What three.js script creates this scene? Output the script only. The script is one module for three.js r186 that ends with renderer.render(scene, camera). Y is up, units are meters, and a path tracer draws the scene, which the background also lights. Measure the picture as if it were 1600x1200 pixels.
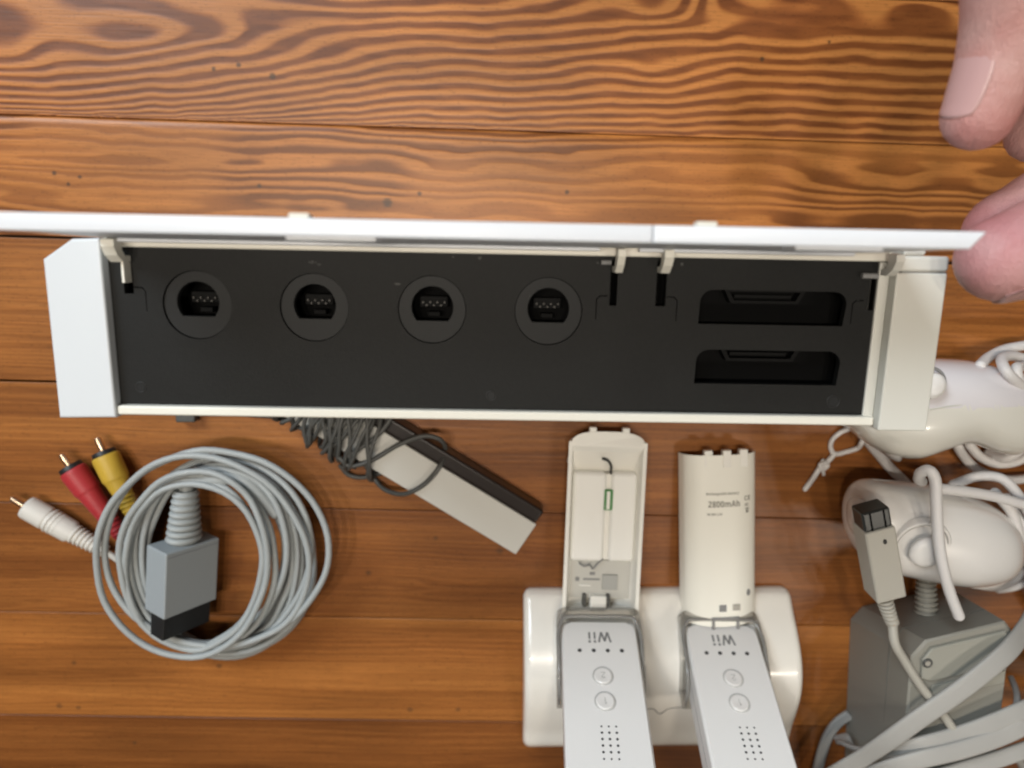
import * as THREE from 'three';
import { RoundedBoxGeometry } from 'three/addons/geometries/RoundedBoxGeometry.js';
import { ConvexGeometry } from 'three/addons/geometries/ConvexGeometry.js';
import { MarchingCubes } from 'three/addons/objects/MarchingCubes.js';
import { mergeGeometries, mergeVertices, toCreasedNormals } from 'three/addons/utils/BufferGeometryUtils.js';
import { RectAreaLightUniformsLib } from 'three/addons/lights/RectAreaLightUniformsLib.js';

// ---------------------------------------------------------------- camera, light, exposure
const scene = new THREE.Scene();
const renderer = new THREE.WebGLRenderer({ antialias: true });
renderer.setSize(1024, 768);
renderer.toneMapping = THREE.LinearToneMapping;
renderer.toneMappingExposure = 0.89;
renderer.shadowMap.enabled = true;
RectAreaLightUniformsLib.init();

const CAM_H = 330.34, F = 1111;                       // mm above the floor; focal length in photograph pixels
const FWD = new THREE.Vector3(0.01622017, -0.98136741, 0.19145473);
const UPV = new THREE.Vector3(0.00316396, -0.19142858, -0.98150145);
const RGT = new THREE.Vector3(0.99986344, 0.01652588, 0);
const camera = new THREE.PerspectiveCamera(2 * Math.atan(600 / F) * 180 / Math.PI, 4 / 3, 0.01, 20);
camera.position.set(0, CAM_H / 1000, 0);
camera.up.copy(UPV);
camera.lookAt(camera.position.clone().add(FWD));
camera.focus = 0.225; camera.userData.fStop = 10;
camera.updateMatrixWorld();

scene.background = new THREE.Color(0.035, 0.033, 0.032);   // the dim room above, out of view

function windowLight(x, y, z, w, h, color, power, tx = 0, ty = 0, tz = 0.1) {
  const l = new THREE.RectAreaLight(color, power, w, h);
  l.position.set(x, y, z); l.lookAt(tx, ty, tz); scene.add(l);
  const pane = new THREE.Mesh(new THREE.BoxGeometry(w, h, 0.02), new THREE.MeshStandardMaterial({ color: 0x888888, emissive: color, emissiveIntensity: 3 }));
  pane.name = 'window_lamp'; pane.position.set(x, y, z); pane.lookAt(tx, ty, tz); pane.translateZ(-0.03);
  pane.userData = { label: 'tall bright daylight window standing beside the wooden floor', category: 'window' };
  scene.add(pane);
}
windowLight(-1.0, 1.35, -1.15, 0.75, 0.95, new THREE.Color(0.84, 0.93, 1.0), 16);

function globeLamp(label, x0, y0, z0, n, gap, power) { // a bar with warm globes under the ceiling
  const lamp = new THREE.Group(); lamp.name = x0 < 0.5 ? 'ceiling_lamp' : 'ceiling_lamp_001'; lamp.position.set(x0, y0, z0);
  lamp.userData = { label, category: 'lamp' };
  scene.add(lamp);
  const brass = new THREE.MeshStandardMaterial({ color: 0x8a6a3a, metalness: 1, roughness: 0.35 });
  const stem = new THREE.Mesh(new THREE.CylinderGeometry(0.012, 0.012, 0.4, 16), brass); stem.name = 'stem'; stem.position.y = 0.3; lamp.add(stem);
  const bar = new THREE.Mesh(new THREE.CapsuleGeometry(0.014, 0.04 + (n - 1) * gap, 6, 12), brass); bar.name = 'bar'; bar.rotation.z = Math.PI / 2; bar.position.y = 0.1; lamp.add(bar);
  const warm = new THREE.Color(1, 0.905, 0.775);
  const globeGeo = new THREE.SphereGeometry(0.055, 24, 16), globeMat = new THREE.MeshStandardMaterial({ color: 0xffffff, emissive: warm, emissiveIntensity: 25 });
  for (let k = 0; k < n; k++) {
    const x = (k - (n - 1) / 2) * gap, g = new THREE.Mesh(globeGeo, globeMat); g.name = 'globe'; g.position.set(x, 0, 0); lamp.add(g);
    const arm = new THREE.Mesh(new THREE.CylinderGeometry(0.012, 0.02, 0.06, 16), brass); arm.name = 'socket'; arm.position.set(x, 0.07, 0); lamp.add(arm);
    const p = new THREE.PointLight(warm, power, 0, 2); p.position.set(x, 0, 0); p.castShadow = true; p.shadow.radius = 2.7; lamp.add(p);
  }
}
globeLamp('ceiling lamp with three warm glowing globes on a bar above the console', -0.25, 1.75, -0.04, 3, 0.3, 1.4);
globeLamp('ceiling lamp with three warm glowing globes close together beyond the power adapter', 0.95, 1.75, 0.85, 3, 0.19, 0.42);

// ---------------------------------------------------------------- helpers (lengths in mm)
const MM = 0.001, V = (x, y, z) => new THREE.Vector3(x, y, z);
function rng(seed) { let s = seed >>> 0; return () => { s = (s + 0x6D2B79F5) | 0; let t = Math.imul(s ^ (s >>> 15), 1 | s); t = (t + Math.imul(t ^ (t >>> 7), 61 | t)) ^ t; return ((t ^ (t >>> 14)) >>> 0) / 4294967296; }; }
// the point at height h (mm) that the photograph shows at pixel (px, py): used to measure where things stand
function at(px, py, h = 0) {
  const d = RGT.clone().multiplyScalar((px - 800) / F).addScaledVector(UPV, -(py - 600) / F).add(FWD);
  const k = (h - CAM_H) / d.y;
  return V(d.x * k, h, d.z * k);
}
const path = (list) => list.map(([x, y, h]) => at(x, y, h));
// a cord that leaves the photograph goes on for a little and comes to rest on the floor
function rest(list) {
  const out = list.map((p) => [...p]), end = (a, b) => { const [dx, dy] = [a[0] - b[0], a[1] - b[1]], l = Math.hypot(dx, dy) || 1, go = (k, h) => [a[0] + dx / l * k, a[1] + dy / l * k, h]; return [go(45, a[2] * 0.75), go(95, a[2] * 0.3 + 2), go(135, 2.6), go(190, 2.6)]; }, gone = (p) => p[0] > 1599 || p[1] > 1199;
  const a = out[0], b = out[1], y = out[out.length - 1], z = out[out.length - 2];
  if (gone(y)) out.push(...end(y, z)); if (gone(a)) out.unshift(...end(a, b).reverse());
  return out;
}
function part(name, geo, mat, parent = scene) {
  if (!geo.userData.mm) { geo.scale(MM, MM, MM); geo.userData.mm = true; }
  const m = new THREE.Mesh(geo, mat); m.name = name; m.castShadow = m.receiveShadow = true; parent.add(m); return m;
}
const used = {};
function numbered(n) { used[n] = (used[n] || 0) + 1; return used[n] === 1 ? n : `${n}_${String(used[n] - 1).padStart(3, '0')}`; }
function thing(name, label, category, p = V(0, 0, 0), group) {
  const o = new THREE.Group(); o.name = numbered(name); o.position.copy(p).multiplyScalar(MM); scene.add(o);
  o.userData = { label, category }; if (group) o.userData.group = group; return o;
}
const rbox = (x0, x1, y0, y1, z0, z1, r = 0.4, seg = 2) => new RoundedBoxGeometry(x1 - x0, y1 - y0, z1 - z0, seg, Math.min(r, (x1 - x0) / 2.02, (y1 - y0) / 2.02, (z1 - z0) / 2.02)).translate((x0 + x1) / 2, (y0 + y1) / 2, (z0 + z1) / 2);
const shapeOf = (pts) => new THREE.Shape(pts.map(([x, y]) => new THREE.Vector2(x, y)));
// prism of a plan outline (x, z) from height y0 to y1
function prism(shape, y0, y1, bevel = 0, seg = 2, curve = 12) {
  const g = new THREE.ExtrudeGeometry(shape, { depth: y1 - y0 - 2 * bevel, bevelEnabled: bevel > 0, bevelThickness: bevel, bevelSize: bevel, bevelOffset: -bevel, bevelSegments: seg, curveSegments: curve });
  // plan z is down the shape's y: mirror so that outlines keep their sense
  g.translate(0, 0, bevel); const p = g.attributes.position;
  for (let i = 0; i < p.count; i++) { const x = p.getX(i), y = p.getY(i), z = p.getZ(i); p.setXYZ(i, x, y1 - z, y); }
  g.computeVertexNormals(); return g;
}
const tube = (pts, r, n = 80, closed = false, rad = 10) => new THREE.TubeGeometry(new THREE.CatmullRomCurve3(pts, closed, 'centripetal'), n, r, rad, closed);
function endCaps(geo, pts, r) { return mergeGeometries([geo, new THREE.SphereGeometry(r, 10, 8).translate(...pts[0].toArray()), new THREE.SphereGeometry(r, 10, 8).translate(...pts[pts.length - 1].toArray())]); }
const cord = (pts, r, n) => endCaps(tube(pts, r, n), pts, r);
// a strap of elliptic section
function strap(pts, rw, rh, n = 90, rad = 12, tilt = 0) {
  const c = new THREE.CatmullRomCurve3(pts, false, 'centripetal'), pos = [], idx = [];
  for (let i = 0; i <= n; i++) {
    const p = c.getPoint(i / n), t = c.getTangent(i / n), s = V(0, 1, 0).cross(t).normalize(), u = t.clone().cross(s).normalize();
    const s2 = s.clone().multiplyScalar(Math.cos(tilt)).addScaledVector(u, Math.sin(tilt)), u2 = u.clone().multiplyScalar(Math.cos(tilt)).addScaledVector(s, -Math.sin(tilt));
    for (let k = 0; k < rad; k++) {
      const a = k / rad * Math.PI * 2, e = (v) => Math.sign(v) * Math.abs(v) ** 0.6, q = p.clone().addScaledVector(s2, rw * e(Math.cos(a))).addScaledVector(u2, rh * e(Math.sin(a)));
      pos.push(q.x, q.y, q.z);
      if (i < n) { const a0 = i * rad + k, b0 = i * rad + (k + 1) % rad; idx.push(a0, b0, a0 + rad, b0, b0 + rad, a0 + rad); }
    }
  }
  for (const e of [0, n]) { const c0 = pos.length / 3, p = c.getPoint(e / n); pos.push(p.x, p.y, p.z); for (let k = 0; k < rad; k++) { const a0 = e * rad + k, b0 = e * rad + (k + 1) % rad; idx.push(...(e ? [c0, a0, b0] : [c0, b0, a0])); } }
  const g = new THREE.BufferGeometry(); g.setAttribute('position', new THREE.Float32BufferAttribute(pos, 3)); g.setIndex(idx); g.computeVertexNormals(); return g;
}
// skin through rings: each station is [centre, across vector, up vector, exponent]
function loft(stations, per = 6, rad = 40, ex = 2.3) {
  const cv = (k) => new THREE.CatmullRomCurve3(stations.map((s) => s[k]), false, 'catmullrom', 0.5);
  const C = cv(0), A = cv(1), B = cv(2), n = (stations.length - 1) * per, pos = [], uv = [], idx = [];
  for (let i = 0; i <= n; i++) {
    const c = C.getPoint(i / n), a = A.getPoint(i / n), b = B.getPoint(i / n);
    for (let k = 0; k <= rad; k++) {
      const w = k / rad * Math.PI * 2, e = (v) => Math.sign(v) * Math.abs(v) ** (2 / ex), q = c.clone().addScaledVector(a, e(Math.cos(w))).addScaledVector(b, e(Math.sin(w)));
      pos.push(q.x, q.y, q.z); uv.push(k / rad, i / n);
      if (i < n && k < rad) { const r1 = rad + 1, a0 = i * r1 + k; idx.push(a0, a0 + r1, a0 + 1, a0 + 1, a0 + r1, a0 + r1 + 1); }
    }
  }
  for (const e of [0, n]) { const c0 = pos.length / 3, c = C.getPoint(e / n); pos.push(c.x, c.y, c.z); uv.push(0.5, e / n); for (let k = 0; k < rad; k++) { const a0 = e * (rad + 1) + k; idx.push(...(e ? [c0, a0 + 1, a0] : [c0, a0, a0 + 1])); } }
  let g = new THREE.BufferGeometry(); g.setAttribute('position', new THREE.Float32BufferAttribute(pos, 3)); g.setAttribute('uv', new THREE.Float32BufferAttribute(uv, 2)); g.setIndex(idx);
  g.deleteAttribute('uv'); g = mergeVertices(g, 0.001); g.computeVertexNormals(); return g;
}
// value noise
function noise2(seed) {
  const r = rng(seed), T = new Float32Array(65536).map(() => r());
  const h = (x, y) => T[((x & 255) * 256 + (y & 255))];
  return (x, y) => { const i = Math.floor(x), j = Math.floor(y); let u = x - i, v = y - j; u = u * u * u * (u * (u * 6 - 15) + 10); v = v * v * v * (v * (v * 6 - 15) + 10); return (h(i, j) * (1 - u) + h(i + 1, j) * u) * (1 - v) + (h(i, j + 1) * (1 - u) + h(i + 1, j + 1) * u) * v; };
}
const mix = (a, b, t) => a + (b - a) * t, clamp = (x, a = 0, b = 1) => Math.min(b, Math.max(a, x)), sm = (a, b, x) => { const t = clamp((x - a) / (b - a)); return t * t * (3 - 2 * t); };
function dataTex(W, H, fn, srgb = true) {
  const d = new Uint8Array(W * H * 4);
  for (let j = 0; j < H; j++) for (let i = 0; i < W; i++) { const c = fn(i, j), o = (j * W + i) * 4; for (let k = 0; k < 3; k++) { const l = clamp(c[k]); d[o + k] = 255 * (srgb ? (l <= 0.0031308 ? l * 12.92 : 1.055 * l ** (1 / 2.4) - 0.055) : l); } d[o + 3] = 255; }
  const t = new THREE.DataTexture(d, W, H); t.magFilter = THREE.LinearFilter; t.minFilter = THREE.LinearMipmapLinearFilter; t.generateMipmaps = true; t.wrapS = t.wrapT = THREE.RepeatWrapping; if (srgb) t.colorSpace = THREE.SRGBColorSpace; t.needsUpdate = true; return t;
}
const lin = (r, g, b) => new THREE.Color().setRGB(r, g, b);
const plastic = (r, g, b, rough = 0.42, extra = {}) => new THREE.MeshPhysicalMaterial({ color: lin(r, g, b), roughness: rough, ...extra });
const M = {
  white: plastic(0.62, 0.65, 0.68, 0.42), cream: plastic(0.76, 0.74, 0.66, 0.42), ivory: plastic(0.62, 0.615, 0.565, 0.42), door: plastic(0.73, 0.75, 0.79, 0.38),
  panel: plastic(0.013, 0.013, 0.0125, 0.5), ring: plastic(0.0118, 0.0124, 0.0128, 0.5, { specularIntensity: 0.42 }), guide: plastic(0.005, 0.005, 0.005, 0.7, { specularIntensity: 0.3 }), dark: plastic(0.003, 0.003, 0.003, 0.8, { specularIntensity: 0.2 }), pins: plastic(0.022, 0.018, 0.012, 0.5),
  gloss: plastic(0.8, 0.78, 0.755, 0.25, { clearcoat: 1, clearcoatRoughness: 0.05 }), remote: plastic(0.8, 0.785, 0.765, 0.38), dock: plastic(0.83, 0.80, 0.74, 0.3, { clearcoat: 0.6, clearcoatRoughness: 0.1 }),
  cover: plastic(0.84, 0.825, 0.77, 0.42), inside: plastic(0.78, 0.76, 0.7, 0.5), grey: plastic(0.29, 0.315, 0.33, 0.45), cable: plastic(0.33, 0.35, 0.35, 0.5), black: plastic(0.01, 0.01, 0.01, 0.5),
  gold: new THREE.MeshStandardMaterial({ color: lin(0.75, 0.55, 0.38), metalness: 1, roughness: 0.28 }), red: plastic(0.38, 0.025, 0.03, 0.5), yellow: plastic(0.5, 0.32, 0.035, 0.5), white2: plastic(0.62, 0.59, 0.54, 0.5),
  silver: plastic(0.58, 0.57, 0.53, 0.45), band: plastic(0.02, 0.014, 0.012, 0.3), thin: plastic(0.07, 0.07, 0.065, 0.5), adapter: plastic(0.25, 0.242, 0.21, 0.5), strapm: plastic(0.34, 0.33, 0.31, 0.5), whitecord: plastic(0.72, 0.7, 0.69, 0.5),
  npl: plastic(0.42, 0.4, 0.35, 0.45), clear: new THREE.MeshPhysicalMaterial({ color: lin(0.72, 0.71, 0.69), roughness: 0.06, transmission: 0.92, thickness: 0, ior: 1.5 }), mark: plastic(0.22, 0.22, 0.22, 0.5), green: plastic(0.05, 0.22, 0.05, 0.4),
  metal: new THREE.MeshStandardMaterial({ color: lin(0.4, 0.39, 0.36), metalness: 0.8, roughness: 0.55 }), soft: plastic(0.5, 0.49, 0.47, 0.5),
};

// ---------------------------------------------------------------- the wooden floor
{
  const floor = new THREE.Group(); floor.name = 'floor'; floor.userData = { kind: 'structure' }; floor.rotation.y = -1.62 * Math.PI / 180; scene.add(floor);
  part('subfloor', new THREE.BoxGeometry(1000, 10, 1000).translate(0, -29, 60), plastic(0.03, 0.02, 0.015, 0.9), floor);
  const LEN = 900, W = 2048, H = 160;
  const n1 = noise2(11), n2 = noise2(23), n3 = noise2(37), n4 = noise2(53);
  // dark specks (mm along, mm across from the plank's near edge, radius)
  const specks = (px) => px.map(([x, y, r]) => { const p = at(x, y, 0), c = Math.cos(-1.62 * Math.PI / 180), s = Math.sin(-1.62 * Math.PI / 180); return [p.x * c - p.z * s, p.x * s + p.z * c, r * 0.25]; });
  const dots = specks([[605, 316, 8], [333, 107, 4], [372, 101, 4], [425, 118, 6], [85, 270, 4], [107, 287, 3.5], [125, 276, 3.5], [405, 290, 4], [655, 302, 4], [885, 300, 4], [92, 1102, 6], [122, 1105, 5], [115, 1035, 5], [342, 1040, 6], [640, 1108, 6], [715, 1108, 5], [680, 840, 5], [780, 860, 7], [575, 895, 6], [1190, 92, 4], [1295, 65, 3], [210, 1160, 4]]);
  const edges = [-224, -167, -109, -49.8, 2.2, 68.6, 128.4, 186, 243.6, 300, 357, 414];
  const look = [[0.5, 0.30, 0.115, 0.034], [0.5, 0.34, 0.13, 0.04], [0.92, 0.40, 0.15, 0.038], [0.8, 0.36, 0.132, 0.032], [0.24, 0.32, 0.118, 0.028], [0.22, 0.285, 0.105, 0.025], [0.24, 0.24, 0.085, 0.02], [0.2, 0.32, 0.119, 0.028], [0.22, 0.195, 0.067, 0.0155], [0.3, 0.26, 0.09, 0.024], [0.3, 0.26, 0.09, 0.024]];
  for (let i = 0; i + 1 < edges.length; i++) {
    const q0 = edges[i], w = edges[i + 1] - q0, [con, cr, cg, cb] = look[i], sd = i * 17.3, mine = dots.filter((d) => d[1] > q0 - 2 && d[1] < q0 + w + 2);
    const sk = (x, t) => { for (let k = 0; k + 1 < t.length; k++) if (x < t[k + 1][0]) return mix(t[k][1], t[k + 1][1], sm(t[k][0], t[k + 1][0], x)); return t[t.length - 1][1]; };
    const ringAt = (x, y) => { // growth rings met at (x along, y across)
      const wx = x * 0.02 + sd, wy = y * 0.05;
      const big = (n1(x * 0.011 + sd, y * 0.03) - 0.5) * 2, mid = (n2(x * 0.035 + sd, y * 0.07 + sd) - 0.5) * 2, small = (n3(x * 0.11, y * 0.14 + sd) - 0.5) * 2;
      if (i === 2) { // flat-sawn board with a wide flame figure
        const v0 = w - y + (big * 3.6 + mid * 2.2) * sm(2, 34, w - y) + small * 0.45 + mid * 0.55, fan = sk(x, [[-330, 17], [-217, 21], [-110, 37], [-10, 52], [60, 46], [190, 46], [330, 42]]);
        const v = Math.max(v0, 0.02), ve = v < fan ? v : fan + (v - fan) * 0.3, run = sk(x, [[-400, -78], [-217, -50], [-10, -13], [60, -5], [130, 0], [400, 6]]);
        const v1 = lineAt(ve + 8 * Math.log(ve) - run); // the line followed along the board to where it runs straight
        return Math.log(1 + 0.035 * v1 / 4.3) / 0.035 + sm(0, 14, v - fan + 5) * (big * 1.6 + mid * 0.8);
      }
      if (i === 3) { const e = y + big * 4.6 + mid * 1.7 + small * 0.5; return e / 5.6 + (n3(y * 0.16 + 4, x * 0.004 + 2) - 0.5) * 1.9 + n2(x * 0.008 + 3, 7.7) * 1.2; }
      return (y + big * 3 + mid * 0.7 + small * 0.25) / (2.6 + (i % 3) * 0.8) + (n3(y * 0.2 + i, x * 0.003) - 0.5) * 4;
    };
    const pore2 = (x, y) => n3(x * 0.09 + 7, y * 0.5);
    const lineTab = Array.from({ length: 700 }, (_, k) => { const q = 0.02 * 1.0135 ** k; return [q + 8 * Math.log(q), q]; });
    const lineAt = (I) => { let lo = 0, hi = 699; while (hi - lo > 1) { const m = (lo + hi) >> 1; if (lineTab[m][0] < I) lo = m; else hi = m; } const [a0, q0_] = lineTab[lo], [a1, q1_] = lineTab[hi]; return mix(q0_, q1_, clamp((I - a0) / (a1 - a0))); };
    const level = new Float32Array(W * H);
    const map = dataTex(W, H, (a, b) => {
      const x = (a / W - 0.5) * LEN, y = b / H * w, f = ringAt(x, y), t = f - Math.floor(f);
      let dark = i === 2 ? sm(0.22, 0.52, t) * (1 - sm(0.78, 1.0, t)) : sm(0.25, 0.62, t) * (1 - sm(0.86, 1.0, t));
      const fib = n4(x * 0.06 + sd, y * 3.1) * 0.6 + n3(x * 0.22, y * 5.3 + sd) * 0.4, patch = n1(x * 0.018 + sd * 3, y * 0.06 + 9), pore = n2(x * 0.5, y * 4 + sd);
      dark = dark * con * (0.75 + 0.35 * fib) + (1 - con) * 0.62 * (sm(0.25, 0.75, n2(x * 0.004 + sd, y * 0.09)) * 0.62 + n2(x * 0.006 + sd, y * 0.3) * 0.28 + n4(x * 0.01 + sd, y * 0.9 + 8) * 0.25 - 0.05);
      if (i === 3) dark *= 0.55 + 0.6 * sm(0.3, 0.65, n2(x * 0.012 + 2, y * 0.04));
      if (i === 2) dark = clamp(dark * (0.8 + 0.3 * pore2(x, y)));
      let l = mix(1.18, i === 2 ? 0.33 : 0.4, clamp(dark)) * (0.8 + 0.38 * fib) * (0.86 + 0.28 * patch);
      if (pore < 0.13) l *= 0.8; if (n4(x * 0.035 + 31, y * 6.3 + sd) > 0.9) l *= 1.12;
      let r = cr * l, g = cg * l * mix(1.02, i === 2 ? 0.76 : 0.84, clamp(dark)), bb = cb * l * mix(1.0, 0.7, clamp(dark));
      for (const [dx, dy, dr] of mine) { const k = Math.hypot(x - dx, (q0 + y - dy) * 1.05) / dr; if (k < 1.4) { const m = 1 - sm(0.55, 1.4, k + (fib - 0.5) * 0.5); const q = i < 4 ? 0.8 : 0.5; r = mix(r, 0.05, m * q); g = mix(g, 0.028, m * q); bb = mix(bb, 0.015, m * q); } }
      level[b * W + a] = 0.55 - 0.35 * dark + 0.25 * fib;
      return [r, g, bb];
    });
    const bump = dataTex(512, 160, (a, b) => { const v = level[b * W + a * 4]; return [v, v, v]; }, false);
    const mat = new THREE.MeshPhysicalMaterial({ map, bumpMap: bump, bumpScale: 0.0002, roughness: 0.4, specularIntensity: 0.75 });
    const gap = [0.15, 0.15, 0.15, 0.02, 0.5, 0.5, 0.14, 0.12, 0.12, 0.15, 0.15][i], gapB = [0.15, 0.15, 0.02, 0.5, 0.5, 0.14, 0.12, 0.12, 0.15, 0.15, 0.15][i], lift = [0, 0, 0, 0.5, 0, 0.12, 0, 0.1, 0, 0, 0][i];
    const near = i === 3 ? [[gap, -1.5], [gap + 0.25, -0.95], [gap + 0.8, -0.55], [gap + 1.6, -0.24], [gap + 2.7, -0.06], [gap + 4, 0]] : [[gap, -0.5], [gap + 0.12, -0.14], [gap + 0.45, 0]];
    const prof = [[gap, -18], ...near, [w * 0.5, 0.02], [w - gapB - 0.45, 0], [w - gapB - 0.12, -0.14], [w - gapB, -0.5], [w - gapB, -18]];
    const pos = [], uv = [], idx = [], N = 24;
    for (let s = 0; s <= N; s++) for (const [q, y] of prof) { pos.push((s / N - 0.5) * LEN, y + lift, q0 + q); uv.push(s / N, q / w); }
    for (let s = 0; s < N; s++) for (let k = 0; k + 1 < prof.length; k++) { const a = s * prof.length + k, b = a + prof.length; idx.push(a, a + 1, b, a + 1, b + 1, b); }
    const g = new THREE.BufferGeometry(); g.setAttribute('position', new THREE.Float32BufferAttribute(pos, 3)); g.setAttribute('uv', new THREE.Float32BufferAttribute(uv, 2)); g.setIndex(idx); g.computeVertexNormals();
    part(i ? `plank_${String(i).padStart(3, '0')}` : 'plank', g, mat, floor);
  }
}

// ---------------------------------------------------------------- the game console standing on its side
const con = thing('game_console', 'white game console standing upright with its top doors open over a black port panel', 'game console', V(-108.47, 157, -1.68));
con.rotation.y = -0.01943;
{
  part('case', rbox(0.3, 217, -157, -12, 0.2, 43.4, 1.2), M.white, con);
  part('side_wall', rbox(13.9, 204.4, -12.0, -1.0, -0.9, 1.7, 0.5), M.cream, con);
  part('side_wall', rbox(13.9, 204.2, -12.0, -0.6, 40.5, 42.9, 0.6), M.cream, con);
  part('front_cap', prism(shapeOf([[0, 4.9], [7.2, 0], [13.7, -0.3], [13.9, 43.4], [0, 43.7]]), -12, 0.2, 0.6, 3), M.white, con);
  part('rear_cap', rbox(204.6, 217.1, -12, 0.9, 4.2, 43.7, 0.5, 3), M.ivory, con);
  part('rear_cap_strip', rbox(204.6, 217.1, -12, 1.2, 0.1, 3.95, 0.9, 3), M.ivory, con);
  part('panel_frame', rbox(201.8, 204.5, -12, -1.9, 1.8, 43.2, 0.4), M.ivory, con);
  part('rear_lug', rbox(206, 211.5, -12, 0.6, -1.6, 0.05, 0.8, 3), M.ivory, con);
  part('seam', rbox(206.2, 217.0, -1, 0.55, 3.9, 4.25, 0.05), M.mark, con);
  part('cavity', rbox(14, 201.7, -11.9, -11.2, 1.75, 40.45, 0.1), M.dark, con);
  // port panel with openings
  const sh = shapeOf([[14.0, 1.75], [201.75, 1.75], [201.75, 40.45], [14.0, 40.45]]);
  const hole = (pts) => sh.holes.push(new THREE.Path(pts.map(([x, y]) => new THREE.Vector2(x, y))));
  const ports = [[34.6, 15.4], [63.1, 15.5], [92.0, 15.5], [120.7, 15.4]];
  const arc = (cx, cy, r, a0, a1, n = 40) => Array.from({ length: n + 1 }, (_, k) => [cx + r * Math.cos(mix(a0, a1, k / n)), cy + r * Math.sin(mix(a0, a1, k / n))]);
  for (const [x, y] of ports) hole(arc(x, y, 8.4, 0, Math.PI * 2, 64).slice(0, -1));
  const slotPts = (x0, x1, y0, y1) => [...arc(x0 + 3.4, y0 + 3.2, 3.2, Math.PI, Math.PI * 1.5, 8), ...arc(x1 - 3.0, y0 + 3.2, 3.2, Math.PI * 1.5, Math.PI * 2, 6), [x1 - 0.3, y1], [x0 + 0.1, y1]];
  const slots = [[158.0, 194.6, 9.3, 17.8], [158.0, 194.6, 24.2, 32.9]];
  for (const s of slots) hole(slotPts(...s));
  const nicks = [[17.2, 19.5, 5.4, 12.9], [135.7, 137.5, 2.6, 13.7], [147.1, 149.6, 2.6, 13.6], [200.2, 201.5, 5.4, 13.7]];
  for (const [a, b, c, d] of nicks) hole([[a, c], [b, c], [b, d], [a, d]]);
  // moulded hook grooves beside the hinges
  const groove = (x, y, dir) => { const pts = [[x, y + 6], [x, y + 0.9], [x + dir * 0.9, y], [x + dir * 2.8, y], [x + dir * 2.8, y + 0.25], [x + dir * 1.0, y + 0.25], [x + dir * 0.24, y + 1.0], [x + dir * 0.18, y + 6]]; hole(dir > 0 ? pts : pts.reverse()); };
  groove(132.4, 11.2, 1); groove(152.6, 11.2, -1); groove(196.2, 11.2, 1); groove(22.4, 11.2, -1);
  // flecks and scuffs on the black plastic
  const pn = noise2(71), pn2 = noise2(5), fl = [[63, 4.4, 1.1, 0.3], [64.5, 4.9, 0.5, 0.3], [83.4, 9.3, 0.9, 0.25], [103.5, 2.6, 0.4, 0.4], [97, 2.5, 0.35, 0.25], [132.2, 3.3, 0.4, 0.3], [153, 3.2, 0.3, 0.4]];
  const pmap = dataTex(1024, 256, (a, b) => { const x = a / 1024 * 217, y = b / 256 * 44; let l = 0.88 + 0.24 * pn(x * 0.09, y * 0.09) + 0.22 * (pn2(x * 2.4, y * 2.4) - 0.5); let c = [0.0092 * l, 0.0094 * l, 0.0091 * l]; if (pn2(x * 1.7 + 40, y * 1.7) > 0.985) c = c.map((v) => v * 1.7); for (const [fx, fy, rx, ry] of fl) { const k = Math.hypot((x - fx) / rx, (y - fy) / ry); if (k < 1 && pn(x * 5, y * 5) > 0.35) c = [0.08, 0.08, 0.076]; } return c; });
  const pbump = dataTex(256, 256, (a, b) => { const v = pn2(a * 1.0, b * 1.0) * 0.6 + pn(a * 0.37, b * 0.37) * 0.4; return [v, v, v]; }, false); pbump.repeat.set(10, 2);
  const panelMat = new THREE.MeshPhysicalMaterial({ map: pmap, bumpMap: pbump, bumpScale: 0.00004, roughness: 0.55, specularIntensity: 0.38 });
  const pg = prism(sh, -4.6, -2.5, 0, 1, 24), pp = pg.attributes.position, pu = pg.attributes.uv;
  for (let i = 0; i < pp.count; i++) pu.setXY(i, pp.getX(i) / 217, pp.getZ(i) / 44);
  part('port_panel', toCreasedNormals(pg, 0.5), panelMat, con);
  for (const [x, y] of ports) {
    const s2 = shapeOf(arc(x, y, 8.35, 0, Math.PI * 2, 64).slice(0, -1)), fy = 3.3, r = 5.05, a = Math.asin(fy / r);
    s2.holes.push(new THREE.Path([...arc(x, y - 0.6, r, Math.PI - a, Math.PI * 2 + a, 40)].map(([p, q]) => new THREE.Vector2(p, q))));
    const port = part('controller_port', toCreasedNormals(prism(s2, -4.9, -3.1, 0.15, 1, 24), 0.5), M.ring, con);
    part('socket', mergeGeometries([rbox(x - 3.6, x + 3.6, -10.4, -7.6, y - 3.1, y - 0.2, 0.4), rbox(x - 1.6, x + 1.6, -10.4, -7.8, y + 0.9, y + 2.2, 0.3)]), M.guide, port);
    const pins = []; for (let k = 0; k < 7; k++) pins.push(new THREE.CylinderGeometry(0.28, 0.28, 0.9, 8).translate(x - 2.7 + k * 0.9, -7.4, y - 1.5 + (k % 2) * 0.75));
    part('pins', mergeGeometries(pins), M.pins, port);
  }
  for (const [x0, x1, y0, y1] of slots) {
    const ox = (x0 + x1) / 2 - 10.5, s3 = shapeOf([[ox, y0 + 0.2], [ox + 21, y0 + 0.2], [ox + 19.2, y0 + 3.6], [ox + 1.8, y0 + 3.6]]);
    s3.holes.push(new THREE.Path([[ox + 1.4, y0 + 0.7], [ox + 19.6, y0 + 0.7], [ox + 18.4, y0 + 2.9], [ox + 2.6, y0 + 2.9]].map(([p, q]) => new THREE.Vector2(p, q))));
    const sl = part('card_slot', prism(s3, -11, -8, 0), M.guide, con);
    part('contact_bar', rbox(ox + 3, ox + 18, -10.8, -9.4, y0 + 1.4, y0 + 2.6, 0.3), M.guide, sl);

  }
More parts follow.
